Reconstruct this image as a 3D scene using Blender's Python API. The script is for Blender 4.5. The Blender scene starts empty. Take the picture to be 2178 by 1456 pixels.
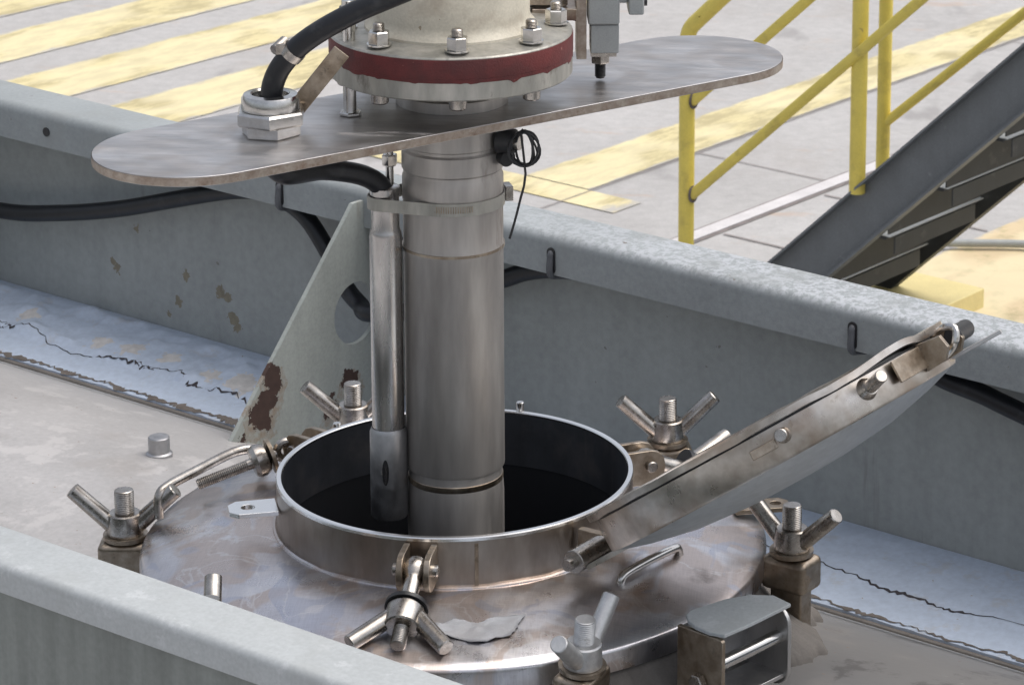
import bpy, bmesh, math, random
from mathutils import Vector, Matrix, noise as mnoise
random.seed(7)
PI = math.pi
C = bpy.context.scene.collection
sc = bpy.context.scene

# ------------------------------------------------------------------ frames
RIM = 2.34                       # hatch rim height above the yard
YAW = 0.591                      # tank axis: u runs right and towards us
FR = Matrix.Translation((0, 0, RIM))                       # rim frame  (x, y, z over the rim)
FT = FR @ Matrix.Rotation(-YAW, 4, 'Z')                    # tank frame (u along tank, v across, z over the rim)
FW = Matrix.Identity(4)

# ------------------------------------------------------------------ mesh builder
def basis(d):
    d = Vector(d).normalized()
    a = Vector((0, 0, 1)) if abs(d.z) < .9 else Vector((1, 0, 0))
    x = a.cross(d).normalized(); y = d.cross(x)
    return x, y, d

class MB:
    def __init__(s): s.v = []; s.f = []
    def add(s, vs, fs, M=None):
        o = len(s.v)
        s.v += [(M @ Vector(p)) if M else Vector(p) for p in vs]
        s.f += [tuple(o + i for i in f) for f in fs]; return s
    def box(s, c, d, M=None):
        x, y, z = (k / 2 for k in d); c = Vector(c)
        vs = [c + Vector((sx * x, sy * y, sz * z)) for sz in (-1, 1) for sy in (-1, 1) for sx in (-1, 1)]
        return s.add(vs, [(0, 2, 3, 1), (4, 5, 7, 6), (0, 1, 5, 4), (2, 6, 7, 3), (0, 4, 6, 2), (1, 3, 7, 5)], M)
    def lathe(s, prof, o=(0, 0, 0), ax=(0, 0, 1), n=64, closed=False, a0=0., M=None):
        x, y, d = basis(ax); o = Vector(o); vs = []; m = len(prof); fs = []
        for r, h in prof:
            for k in range(n):
                a = a0 + 2 * PI * k / n
                vs.append(o + d * h + (x * math.cos(a) + y * math.sin(a)) * r)
        for i in range(m if closed else m - 1):
            j = (i + 1) % m
            for k in range(n):
                l = (k + 1) % n
                fs.append((i * n + k, i * n + l, j * n + l, j * n + k))
        if not closed:
            if prof[0][0] > 1e-6: fs.append(tuple(range(n - 1, -1, -1)))
            if prof[-1][0] > 1e-6: fs.append(tuple((m - 1) * n + k for k in range(n)))
        return s.add(vs, fs, M)
    def cyl(s, p0, p1, r, r1=None, n=28, ch=0., M=None):
        p0 = Vector(p0); p1 = Vector(p1); L = (p1 - p0).length; r1 = r if r1 is None else r1
        pr = [(r - ch, 0), (r, ch), (r1, L - ch), (r1 - ch, L)] if ch else [(r, 0), (r1, L)]
        return s.lathe(pr, p0, p1 - p0, n, M=M)
    def hexa(s, p0, p1, r, ch=.0015, a0=0., M=None):
        p0 = Vector(p0); p1 = Vector(p1); L = (p1 - p0).length
        return s.lathe([(r - ch, 0), (r, ch), (r, L - ch), (r - ch, L)], p0, p1 - p0, 6, a0=a0, M=M)
    def tube(s, pts, r, n=14, smooth=6, caps=True, M=None, closed=False):
        P = [Vector(p) for p in pts]
        if smooth and len(P) > 2:
            Q = []
            N = len(P)
            for i in range(N if closed else N - 1):
                if closed: a, b, c, d = P[i - 1], P[i], P[(i + 1) % N], P[(i + 2) % N]
                else: a, b, c, d = P[max(i - 1, 0)], P[i], P[i + 1], P[min(i + 2, N - 1)]
                for k in range(smooth):
                    t = k / smooth
                    Q.append(.5 * ((2 * b) + (c - a) * t + (2 * a - 5 * b + 4 * c - d) * t * t + (3 * b - a - 3 * c + d) * t ** 3))
            if not closed: Q.append(P[-1])
            P = Q
        N = len(P); vs = []; fs = []; X = None
        for i, p in enumerate(P):
            if closed: T = P[(i + 1) % N] - P[i - 1]
            else: T = P[min(i + 1, N - 1)] - P[max(i - 1, 0)]
            T.normalize()
            X = basis(T)[0] if X is None else (X - T * X.dot(T)).normalized()
            Y = T.cross(X); rr = r[min(i * len(r) // N, len(r) - 1)] if isinstance(r, (list, tuple)) else r
            for k in range(n):
                a = 2 * PI * k / n; vs.append(p + (X * math.cos(a) + Y * math.sin(a)) * rr)
        for i in range(N if closed else N - 1):
            j = (i + 1) % N
            for k in range(n):
                l = (k + 1) % n; fs.append((i * n + k, i * n + l, j * n + l, j * n + k))
        if caps and not closed: fs += [tuple(range(n - 1, -1, -1)), tuple((N - 1) * n + k for k in range(n))]
        return s.add(vs, fs, M)
    def prism(s, poly, z0, z1, M=None):
        n = len(poly)
        vs = [(x, y, z0) for x, y in poly] + [(x, y, z1) for x, y in poly]
        return s.add(vs, [tuple(range(n - 1, -1, -1)), tuple(range(n, 2 * n))] + [(i, (i + 1) % n, n + (i + 1) % n, n + i) for i in range(n)], M)
    def ring(s, outer, inner, z0, z1, M=None):       # equal counts: a plate with one hole
        n = len(outer)
        vs = [(x, y, z) for z in (z0, z1) for P in (outer, inner) for x, y in P]
        fs = []
        for i in range(n):
            j = (i + 1) % n
            fs += [(i, n + i, n + j, j), (2 * n + i, 2 * n + j, 3 * n + j, 3 * n + i), (i, j, 2 * n + j, 2 * n + i), (n + i, 3 * n + i, 3 * n + j, n + j)]
        return s.add(vs, fs, M)
    def extrude(s, prof, x0, x1, nx=1, closed=True):      # prof in (y, z), swept along x
        n = len(prof); vs = []; fs = []
        for i in range(nx + 1):
            x = x0 + (x1 - x0) * i / nx
            vs += [(x, y, z) for y, z in prof]
        for i in range(nx):
            for k in range(n if closed else n - 1):
                l = (k + 1) % n; fs.append((i * n + k, i * n + l, (i + 1) * n + l, (i + 1) * n + k))
        if closed: fs += [tuple(range(n - 1, -1, -1)), tuple(nx * n + k for k in range(n))]
        return s.add(vs, fs)

WM = {}
def link(o, parent=None):
    C.objects.link(o)
    if parent is not None: o.parent = parent
    return o
def tag(o, label=None, cat=None, group=None, kind=None):
    for k, v in (('label', label), ('category', cat), ('group', group), ('kind', kind)):
        if v: o[k] = v
    return o
def thing(name, label, cat, M, group=None):
    o = link(bpy.data.objects.new(name, None)); o.empty_display_size = .02
    o.matrix_world = M; WM[o] = M.copy()
    return tag(o, label, cat, group)
def obj(name, mb, m, parent=None, F=None, bev=0., ang=32, seg=2, label=None):
    """link one mesh; mb is given in frame F (world matrix) or, without F, in the parent's own frame"""
    me = bpy.data.meshes.new(name)
    PM = WM[parent] if parent is not None else FW
    K = (PM.inverted() @ F) if F is not None else FW
    me.from_pydata([tuple(K @ p) for p in mb.v], [], mb.f)
    b = bmesh.new(); b.from_mesh(me); bmesh.ops.recalc_face_normals(b, faces=b.faces); b.to_mesh(me); b.free()
    me.polygons.foreach_set('use_smooth', [True] * len(me.polygons))
    me.set_sharp_from_angle(angle=math.radians(ang))
    me.materials.append(m)
    o = link(bpy.data.objects.new(name, me), parent); WM[o] = PM.copy()
    if bev:
        md = o.modifiers.new('bevel', 'BEVEL'); md.width = bev; md.segments = seg; md.limit_method = 'ANGLE'; md.angle_limit = math.radians(40)
        md.harden_normals = True
    if label: o['label'] = label
    return o
def dup(root, M, label, group=None):
    def cp(o, p):
        c = o.copy(); C.objects.link(c)
        if p is not None: c.parent = p
        for ch in [x for x in kids.get(o, [])]: cp(ch, c)
        return c
    kids = {}
    for o in C.objects:
        if o.parent is not None: kids.setdefault(o.parent, []).append(o)
    r = cp(root, None); r.matrix_world = M; r['label'] = label
    if group: r['group'] = group
    return r

# ------------------------------------------------------------------ materials
class NT:
    def __init__(s, name):
        s.m = bpy.data.materials.new(name); s.m.use_nodes = True; s.t = s.m.node_tree
        s.b = s.t.nodes['Principled BSDF']; s.tc = s.t.nodes.new('ShaderNodeTexCoord')
    def n(s, typ, **kw):
        x = s.t.nodes.new(typ)
        for k, v in kw.items(): setattr(x, k, v)
        return x
    def put(s, sock, v):
        if hasattr(v, 'is_output'): s.t.links.new(v, sock)
        elif isinstance(v, (tuple, list)) and len(v) == 3 and len(sock.default_value) == 4: sock.default_value = (*v, 1)
        else: sock.default_value = v
    def vec(s, stretch=(1, 1, 1), off=(0, 0, 0), rot=(0, 0, 0)):
        mp = s.n('ShaderNodeMapping'); s.t.links.new(s.tc.outputs['Object'], mp.inputs['Vector'])
        mp.inputs['Scale'].default_value = stretch; mp.inputs['Location'].default_value = off; mp.inputs['Rotation'].default_value = rot
        return mp.outputs[0]
    def noise(s, scale, detail=4, rough=.55, stretch=(1, 1, 1), off=(0, 0, 0), dist=0., rot=(0, 0, 0)):
        x = s.n('ShaderNodeTexNoise'); s.t.links.new(s.vec(stretch, off, rot), x.inputs['Vector'])
        x.inputs['Scale'].default_value = scale; x.inputs['Detail'].default_value = detail; x.inputs['Roughness'].default_value = rough
        x.inputs['Distortion'].default_value = dist
        return x.outputs['Fac']
    def ramp(s, f, stops, interp='LINEAR'):
        r = s.n('ShaderNodeValToRGB'); s.t.links.new(f, r.inputs[0]); e = r.color_ramp.elements; r.color_ramp.interpolation = interp
        while len(e) < len(stops): e.new(.5)
        for k, (p, c) in enumerate(stops):
            e[k].position = p; e[k].color = (*c, 1) if isinstance(c, (tuple, list)) else (c, c, c, 1)
        return r.outputs[0]
    def mix(s, f, a, b, mode='MIX'):
        x = s.n('ShaderNodeMix', data_type='RGBA', blend_type=mode)
        s.put(x.inputs[0], f); s.put(x.inputs[6], a); s.put(x.inputs[7], b); return x.outputs[2]
    def math(s, op, a, b=0.):
        x = s.n('ShaderNodeMath', operation=op); s.put(x.inputs[0], a); s.put(x.inputs[1], b); return x.outputs[0]
    def mr(s, f, a, b, lo, hi):
        x = s.n('ShaderNodeMapRange'); s.put(x.inputs[0], f)
        for k, v in zip((1, 2, 3, 4), (a, b, lo, hi)): x.inputs[k].default_value = v
        return x.outputs[0]
    def bump(s, h, strength=.2, dist=.002):
        x = s.n('ShaderNodeBump'); s.put(x.inputs['Height'], h); x.inputs['Strength'].default_value = strength; x.inputs['Distance'].default_value = dist
        s.t.links.new(x.outputs[0], s.b.inputs['Normal'])
    def spots(s, pts, wob=.02, ws=60):
        """mask of flaked patches: blobs round the given points (object coordinates) with a ragged edge"""
        w = s.math('MULTIPLY', s.math('SUBTRACT', s.noise(ws, 6, .65), .5), wob * 2); out = None
        for x, y, z, r in pts:
            d = s.n('ShaderNodeVectorMath', operation='DISTANCE'); s.t.links.new(s.tc.outputs['Object'], d.inputs[0]); d.inputs[1].default_value = (x, y, z)
            k = s.math('LESS_THAN', s.math('ADD', d.outputs['Value'], w), r)
            out = k if out is None else s.math('MAXIMUM', out, k)
        return out

def metal(name, c1, c2, rough=(.25, .45), scale=14, stretch=(1, 1, 1), grain=(1, 1, 30), gs=90, bump=.12, tint=None, dirt=None, metallic=1., lo=.35, hi=.68, film=0.):
    n = NT(name)
    col = n.mix(n.mr(n.noise(scale, 5, .6, stretch), lo, hi, 0, 1), c1, c2)
    g = n.noise(gs, 3, .6, grain)
    col = n.mix(.25, col, n.ramp(g, [(.35, .45), (.7, 1.)]), 'MULTIPLY')
    if tint:
        col = n.mix(n.mr(n.noise(tint[1], 3, .5, (1, 1, 1), (3, 7, 1), .8), .5, .66, 0, tint[2]), col, tint[0])
    r = n.mr(n.noise(scale * 2.3, 4, .6, stretch, (5, 2, 9)), .3, .7, rough[0], rough[1])
    if dirt:
        k = n.mr(n.noise(dirt[1], 6, .7, dirt[3] if len(dirt) > 3 else (1, 1, 1), (11, 4, 2)), dirt[2], dirt[2] + .12, 0, 1)
        col = n.mix(k, col, dirt[0]); r = n.mix(k, r, (.75, .75, .75))
        n.put(n.b.inputs['Metallic'], n.mr(k, 0, 1, metallic, .15))
    else: n.b.inputs['Metallic'].default_value = metallic
    n.put(n.b.inputs['Base Color'], col); n.put(n.b.inputs['Roughness'], r)
    n.bump(n.mix(.5, g, n.noise(scale * 1.5, 3)), bump, .0015)
    return n.m

def paint(name, c, var=.15, rough=.5, scale=9, chips=None, heavy=None, drips=None, halo=None, streak=0., mottle=None, spots=None, bump=.15, flecks=None, stain=None):
    n = NT(name)
    d = tuple(k * (1 - var) for k in c); l = tuple(min(1, k * (1 + var)) for k in c)
    col = n.ramp(n.noise(scale, 6, .62), [(.3, d), (.7, l)])
    col = n.mix(.35, col, n.ramp(n.noise(scale * 22, 3, .6), [(.3, .62), (.65, 1.)]), 'MULTIPLY')
    if streak:
        col = n.mix(streak, col, n.ramp(n.noise(26, 4, .6, (1, 1, .06)), [(.36, .5), (.62, 1.)]), 'MULTIPLY')
    if mottle:      # colour, scale, threshold, amount
        k = n.mr(n.noise(mottle[1], 7, .7, (1, 1, 1), (2, 8, 3)), mottle[2], mottle[2] + .06, 0, mottle[3]); col = n.mix(k, col, mottle[0])
    if drips:       # thin runs down the sheet
        k = n.mr(n.noise(30, 4, .6, (1, 1, .07), (2, 1, 3)), drips[1], drips[1] + .05, 0, .55); k = n.math('MULTIPLY', k, n.mr(n.noise(5, 3), .42, .6, 0, 1)); col = n.mix(k, col, drips[0])
    if halo and spots:
        hk = n.spots([(x, y, z - .012, r * 1.55) for x, y, z, r in spots[1]], spots[2] * 1.3, spots[3] * .7)
        col = n.mix(n.math('MULTIPLY', hk, n.mr(n.noise(60, 5, .7), .35, .65, 0, .75)), col, halo)
    if heavy:       # blotches on one stretch (rail weathering, painted deck shade): colours, noise scale, start and end along x
        sx = n.n('ShaderNodeSeparateXYZ'); n.t.links.new(n.tc.outputs['Object'], sx.inputs[0])
        g = n.mr(sx.outputs[0], heavy[3], heavy[4], 0, 1)
        if len(heavy) > 5 and heavy[5] is not None: g = n.math('MULTIPLY', g, n.mr(sx.outputs[2], heavy[5], heavy[5] + .01, .12, 1))
        w = n.noise(heavy[2], 8, .75, (1, 1, 1), (4, 4, 1)); col = n.mix(n.math('MULTIPLY', g, n.mr(w, heavy[6] if len(heavy) > 6 else .47, (heavy[6] if len(heavy) > 6 else .47) + .06, 0, heavy[7] if len(heavy) > 7 else .85)), col, heavy[0])
        col = n.mix(n.math('MULTIPLY', g, n.mr(n.noise(heavy[2] * 1.3, 8, .75, (1, 1, 1), (1, 7, 5)), .56, .62, 0, .8)), col, heavy[1])
    if stain:
        k = n.mr(n.noise(stain[1], 5, .6, stain[4] if len(stain) > 4 else (1, 1, 1), (6, 1, 4)), stain[2], stain[2] + .14, 0, stain[3]); col = n.mix(k, col, stain[0])
    h = n.noise(scale * 12, 4); rg = rough
    masks = []
    if chips: masks.append((n.math('GREATER_THAN', n.noise(chips[1], 7, .68, (1, 1, 1), (1, 5, 7)), chips[2]), chips[0]))
    if flecks: masks.append((n.math('GREATER_THAN', n.noise(flecks[1], 3, .6, (1, 1, 1), (9, 2, 5)), flecks[2]), flecks[0]))
    if spots: masks.append((n.spots(spots[1], spots[2], spots[3]), spots[0]))
    for k, cc in masks:
        col = n.mix(k, col, n.mix(n.noise(70, 4), cc, tuple(q * 2.2 for q in cc))); h = n.math('SUBTRACT', h, k); rg = n.mix(k, (rg,) * 3 if not hasattr(rg, 'is_output') else rg, (.85,) * 3)
    n.put(n.b.inputs['Base Color'], col); n.put(n.b.inputs['Roughness'], rg if hasattr(rg, 'is_output') else rough)
    n.bump(h, bump, .0015)
    return n.m

RUST = (.045, .024, .016)
def tl(u, v, z): return (u, v, z + RIM)          # tank-frame point in the tank's own coordinates

M_tube = metal('stained_pipe_steel', (.42, .39, .365), (.68, .65, .61), (.44, .6), 12, (1, 1, .22), (1, 1, .1), 60, .12, dirt=((.26, .22, .19), 8, .60, (1, 1, .28)), metallic=.85)
M_bright = metal('bright_steel', (.62, .60, .57), (.74, .73, .71), (.14, .24), 25, (1, 1, 1), (1, 1, 1), 120, .0)
M_bolt = metal('bolt_steel', (.33, .30, .27), (.57, .54, .50), (.2, .36), 40, (1, 1, 1), (1, 1, 1), 200, .0, dirt=((.14, .115, .09), 38, .64))
M_cond = metal('conduit_steel', (.46, .44, .43), (.74, .72, .70), (.2, .32), 30, (1, 1, .2), (1, 1, .1), 110, .0)
M_dull = metal('dull_grey_steel', (.42, .42, .43), (.58, .58, .59), (.38, .55), 30, (1, 1, 1), (1, 1, .3), 100, .1)
M_plate = metal('brushed_plate_steel', (.50, .475, .46), (.70, .685, .68), (.32, .5), 7, (1, 2.5, 1), (1, 9, 9), 14, .1, tint=((.38, .34, .31), 9, .55), dirt=((.32, .29, .27), 8, .62, (.5, 2, 2)))
M_edge = metal('raw_cut_edge_steel', (.36, .29, .24), (.52, .46, .40), (.4, .6), 40, (1, 1, 1), (1, 1, 1), 160, .2, dirt=((.2, .12, .08), 30, .58))
def cover_mat():
    n = NT('stained_cover_steel')
    col = n.mix(n.mr(n.noise(7, 6, .62), .36, .66, 0, 1), (.60, .585, .61), (.78, .765, .78))
    a = n.noise(6.5, 3, .5, (1, 1, 1), (3, 7, 1), 1.2)
    col = n.mix(n.mr(a, .50, .56, 0, .8), col, (.58, .49, .44))
    col = n.mix(n.mr(n.noise(10, 2, .5, (1, 1, 1), (8, 1, 5), 1.5), .56, .60, 0, .6), col, (.50, .52, .60))
    c = n.noise(9, 4, .55, (1, 1, 1), (1, 3, 2), .8)
    tide = n.mr(n.math('ABSOLUTE', n.math('SUBTRACT', c, .52)), 0, .018, 1, 0); col = n.mix(n.math('MULTIPLY', tide, .55), col, (.80, .78, .77))
    k = n.mr(n.noise(8, 7, .7, (1, 1, 1), (11, 4, 2)), .60, .72, 0, .8); col = n.mix(k, col, (.29, .24, .21))
    d = n.mr(n.noise(55, 6, .75, (1, 1, 1), (2, 2, 2)), .65, .73, 0, .6); col = n.mix(d, col, (.33, .29, .27))
    s1 = n.noise(40, 3, .6, (1, 14, 1), (0, 0, 0), 0., (0, 0, .6)); s2 = n.noise(40, 3, .6, (14, 1, 1), (0, 0, 0), 0., (0, 0, .3))
    col = n.mix(.3, col, n.ramp(n.mix(.5, s1, s2), [(.38, .55), (.6, 1.)]), 'MULTIPLY')
    n.put(n.b.inputs['Base Color'], col); n.put(n.b.inputs['Metallic'], n.mr(n.math('MAXIMUM', k, d), 0, .85, 1., .35))
    n.put(n.b.inputs['Roughness'], n.mr(n.noise(16, 5, .65, (1, 1, 1), (5, 2, 9)), .3, .7, .22, .44)); n.bump(n.mix(.5, s1, s2), .06, .001); return n.m
M_cover = cover_mat()
M_neck = metal('weathered_neck_steel', (.26, .22, .19), (.50, .45, .40), (.28, .44), 9, (1, 1, .4), (1, 1, .2), 70, .12, dirt=((.13, .10, .085), 8, .57, (1, 1, .3)))
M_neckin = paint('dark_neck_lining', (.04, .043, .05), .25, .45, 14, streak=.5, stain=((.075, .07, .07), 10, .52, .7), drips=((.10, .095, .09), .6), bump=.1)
M_void = paint('unlit_inside', (.004, .005, .008), .2, .8, 10)  # black colour stands in for the unlit tank interior below the neck
M_pale = metal('pale_dusty_bolt', (.56, .56, .56), (.70, .70, .69), (.35, .5), 40, (1, 1, 1), (1, 1, 1), 150, .05, dirt=((.30, .29, .27), 38, .6), metallic=.75)
M_rimedge = metal('polished_rim_edge', (.93, .92, .90), (.97, .96, .95), (.2, .26), 20, gs=5, bump=0.)
M_lid = metal('hatch_lid_steel', (.34, .29, .24), (.76, .72, .67), (.24, .42), 11, (1, 1, 1), (1, 1, 1), 60, .1, tint=((.34, .26, .20), 9, .6), dirt=((.15, .115, .09), 15, .62))
M_lidout = metal('hatch_lid_outer_steel', (.46, .49, .51), (.56, .59, .61), (.45, .58), 6, (1, 1, 1), (1, 1, 1), 60, .03, metallic=.35)
M_lug = metal('brown_lug_steel', (.30, .24, .18), (.50, .43, .35), (.3, .5), 40, (1, 1, 1), (1, 1, 1), 120, .15, dirt=((.13, .10, .07), 30, .56))
M_collar = metal('collar_steel', (.5, .49, .48), (.66, .65, .64), (.3, .5), 12, (1, 1, .5), (1, 1, .4), 50, .1, dirt=((.30, .26, .23), 9, .6))
M_flange = metal('cast_flange_steel', (.36, .355, .32), (.56, .54, .49), (.42, .6), 30, (1, 1, .25), (1, 1, .3), 90, .25, dirt=((.22, .20, .17), 26, .58, (1, 1, .5)), metallic=.75)
M_body = paint('stained_cast_body', (.60, .56, .46), .14, .55, 14, stain=((.36, .30, .23), 13, .52, .8), flecks=((.18, .15, .11), 60, .72), bump=.3)
M_red = paint('brushed_red_paint', (.125, .018, .017), .25, .55, 30, flecks=((.26, .12, .1), 70, .71), stain=((.06, .015, .014), 14, .5, .6), bump=.5)
M_deck = paint('bare_grey_deck', (.41, .40, .395), .1, .38, 5, mottle=((.50, .485, .475), 11, .54, .7), stain=((.29, .265, .245), 5, .54, .6), flecks=((.2, .16, .13), 80, .72), heavy=((.17, .165, .16), (.11, .105, .10), 7, .05, .40, None, .30, .9), bump=.12)  # heavy: duller light on the right of the deck painted as darker colour
def wall_paint(name, spots=None):
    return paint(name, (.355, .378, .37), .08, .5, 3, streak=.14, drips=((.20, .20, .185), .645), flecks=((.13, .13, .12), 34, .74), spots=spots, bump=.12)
M_wall = wall_paint('grey_green_wall_paint', ((.15, .135, .10), [(*tl(u, .785, z), r * .72) for u, z, r in (
    (-1.375, -.243, .012), (-1.355, -.188, .013), (-1.265, -.203, .017), (-1.25, -.21, .014), (-1.235, -.249, .019), (-1.225, -.262, .014), (-1.48, -.123, .010), (-1.534, -.211, .012), (-1.40, -.27, .009), (-1.545, -.20, .009),
    (-.40, .01, .012), (-.33, .005, .013), (-.27, .01, .011), (-.13, .01, .014), (-.02, .012, .01), (-.43, .02, .014))], .016, 110))
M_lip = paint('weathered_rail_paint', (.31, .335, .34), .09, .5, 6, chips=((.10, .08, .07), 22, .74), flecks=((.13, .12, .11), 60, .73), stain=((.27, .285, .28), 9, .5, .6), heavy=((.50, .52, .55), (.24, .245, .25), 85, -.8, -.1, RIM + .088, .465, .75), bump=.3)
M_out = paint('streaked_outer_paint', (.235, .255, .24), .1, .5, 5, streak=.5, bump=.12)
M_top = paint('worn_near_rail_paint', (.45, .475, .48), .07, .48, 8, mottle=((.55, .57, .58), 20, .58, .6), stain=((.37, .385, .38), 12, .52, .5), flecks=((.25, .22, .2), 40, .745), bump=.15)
M_gut = paint('skylit_gutter_paint', (.50, .575, .69), .06, .5, 4, mottle=((.44, .45, .47), 15, .57, .5), flecks=((.2, .18, .17), 45, .74), bump=.25, spots=((.34, .33, .32), [(*tl(u, v, -.305), r) for u, v, r in ((-1.29, .68, .022), (-1.17, .665, .02), (-1.10, .67, .03), (-1.07, .65, .02), (-1.00, .66, .02), (-1.45, .66, .02), (-1.38, .67, .025), (-1.66, .68, .02))], .035, 60))  # base colour made bluer and paler to carry the skylight on the gutter
M_guss = paint('flaking_rib_paint', (.37, .395, .37), .08, .5, 8, streak=.25, bump=.2, drips=((.19, .17, .14), .64), halo=(.24, .16, .10),
               spots=((.035, .02, .016), [(*tl(-.82, v, z), r) for v, z, r in ((.46, -.173, .021), (.448, -.211, .022), (.43, -.231, .026), (.464, -.192, .018), (.445, -.25, .014), (.644, -.23, .02), (.65, -.245, .014), (.597, -.272, .016), (.386, -.263, .008), (.60, -.25, .008))], .02, 80))
M_crack = paint('open_crack', (.05, .045, .05), .3, .9, 30)
M_rubber = paint('black_rubber', (.011, .012, .015), .2, .42, 30, flecks=((.03, .03, .035), 40, .7), stain=((.05, .05, .052), 25, .58, .6), bump=.12)
M_tie = paint('grey_tie_strap', (.10, .105, .115), .2, .45, 30)
M_grey = paint('grey_box_paint', (.34, .36, .36), .06, .42, 20, stain=((.22, .22, .21), 20, .6, .5))
M_dark = paint('dark_fitting', (.02, .02, .022), .3, .4, 40)
M_yel = paint('yellow_rail_paint', (.74, .60, .12), .08, .45, 12, stain=((.42, .33, .09), 9, .56, .6), flecks=((.22, .16, .08), 50, .72), bump=.12)
M_blk = paint('yellow_block_paint', (.74, .63, .30), .08, .6, 9, stain=((.5, .38, .2), 6, .6, .5))
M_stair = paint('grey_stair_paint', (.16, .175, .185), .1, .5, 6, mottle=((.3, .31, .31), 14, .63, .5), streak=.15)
M_under = paint('shaded_stair_paint', (.048, .052, .053), .15, .6, 6, mottle=((.10, .10, .10), 12, .6, .5))  # shaded copy of the stair paint, shade under the stairs in its colour
M_tread = paint('daylit_tread_paint', (.72, .74, .73), .06, .45, 14)  # light showing through the tread gaps put into a pale plate colour
M_tag = paint('grey_film', (.36, .37, .39), .1, .55, 20, stain=((.25, .24, .24), 12, .5, .6))
M_seal = paint('dirty_sealant', (.17, .155, .14), .2, .75, 14, bump=.5)
M_liq = NT('dark_water').m
b = M_liq.node_tree.nodes['Principled BSDF']; b.inputs['Base Color'].default_value = (.002, .003, .008, 1); b.inputs['Roughness'].default_value = .06; b.inputs['Specular IOR Level'].default_value = .35

# ------------------------------------------------------------------ yard
def concrete(n):
    col = n.ramp(n.noise(.9, 8, .62), [(.3, (.42, .41, .40)), (.7, (.515, .505, .495))])
    col = n.mix(.45, col, n.ramp(n.noise(16, 6, .7), [(.3, .62), (.65, 1.)]), 'MULTIPLY')
    col = n.mix(.3, col, n.ramp(n.noise(160, 2, .6), [(.32, .55), (.6, 1.)]), 'MULTIPLY')
    col = n.mix(n.mr(n.noise(2.2, 6, .7, (1, .5, 1), (4, 4, 4)), .56, .74, 0, .6), col, (.36, .335, .315))
    k = n.mr(n.noise(3.1, 3, .5, (1, .45, 1), (9, 1, 4)), .64, .71, 0, .6); return n.mix(k, col, (.25, .24, .235))
def ground_mat():
    n = NT('concrete_yard'); col = concrete(n)
    k = n.mr(n.noise(5, 6, .7, (.35, 1, 1), (2, 9, 4)), .60, .68, 0, .5); col = n.mix(k, col, (.46, .33, .24))
    n.put(n.b.inputs['Base Color'], col); n.b.inputs['Roughness'].default_value = .8
    n.bump(n.noise(40, 5), .3, .004); return n.m
def marking_mat(name, c, wear=.56, st=(1, 1, 1), w=.44):
    n = NT(name); base = concrete(n)
    col = n.ramp(n.noise(3, 6, .65, st), [(.3, tuple(k * .82 for k in c)), (.7, c)])
    col = n.mix(n.mr(n.noise(7, 7, .72, st, (2, 3, 4)), wear, wear + .12, 0, .85), col, (.42, .36, .20))
    col = n.mix(n.mr(n.noise(2.6, 2, .5, (1, .6, 1)), .46, .54, 0, .5), col, (.78, .70, .46))
    sx = n.n('ShaderNodeSeparateXYZ'); n.t.links.new(n.tc.outputs['Generated'], sx.inputs[0])
    e = n.math('MULTIPLY', n.math('SUBTRACT', .5, n.math('ABSOLUTE', n.math('SUBTRACT', sx.outputs[0], .5))), w)
    k = n.mr(n.math('SUBTRACT', n.math('MULTIPLY', n.math('SUBTRACT', n.noise(9, 6, .7, (1, .5, 1), (7, 7, 1)), .38), .13), e), -.006, .016, 0, .85)
    col = n.mix(k, col, base)
    n.put(n.b.inputs['Base Color'], col); n.b.inputs['Roughness'].default_value = .7; n.bump(n.noise(50, 4), .2, .003); return n.m
M_gr = ground_mat()
M_mark = marking_mat('worn_yellow_marking', (.70, .61, .34), .45, (1.7, .5, 1))
M_peach = marking_mat('faded_ochre_marking', (.66, .53, .33), .5, (1, 1, 1), 2.5)
M_kerb = paint('pale_channel_concrete', (.62, .60, .60), .1, .8, 6)
M_joint = paint('rusty_joint', (.26, .23, .22), .3, .9, 8)
M_grime = paint('dark_grime', (.15, .13, .115), .35, .9, 30)

g = MB().add([(-150, -150, 0), (150, -150, 0), (150, 150, 0), (-150, 150, 0)], [(0, 1, 2, 3)])
tag(obj('ground', g, M_gr), kind='structure')
FG = Matrix.Rotation(-YAW, 4, 'Z')
def sheet(name, u0, u1, v0, v1, m, z=.004, kind='structure'):
    nu = max(1, int(abs(u1 - u0) / .25)); s = MB().add([(u0, v0, z), (u1, v0, z), (u1, v1, z), (u0, v1, z)], [(0, 1, 2, 3)])
    o = obj(name, s, m); o.matrix_world = FG; return tag(o, kind=kind)
for k in range(7): sheet('ground_marking', -8.20 - .70 * k, -7.76 - .70 * k, 5.2, 14.5, M_mark)
sheet('ground_marking', -6.02, -5.67, 7.2, 18, M_mark); sheet('ground_marking', -7.1, -5.38, 7.0, 7.19, M_mark)
sheet('ground_marking', -4.02, -1.5, 6.0, 14, M_peach)
sheet('drain_channel', -4.965, -4.89, 4, 20, M_kerb, .006); sheet('ground_joint', -4.885, -4.868, 4, 20, M_joint, .005); sheet('ground_joint', -4.975, -4.967, 4, 20, M_joint, .005)
sheet('ground_joint', -5.655, -5.648, 4, 20, M_joint, .006)
for v in (5.4, 7.925, 10.5, 13.1): sheet('ground_joint', -5.648, -4.96, v, v + .008, M_joint, .005)
for v in (7.05, 7.75): sheet('ground_joint', -4.85, -4.03, v, v + .012, M_joint, .005)
h = obj('drain_hose', MB().tube([(-4.5, 7.1, .03), (-4.2, 7.33, .03), (-4.0, 7.47, .03), (-3.72, 7.66, .03), (-3.3, 7.8, .03), (-2.4, 7.9, .03)], .016), M_grey, None, FG)
tag(h, 'grey hose lying on the ochre ground behind the grey stairs', 'hose')
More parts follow.
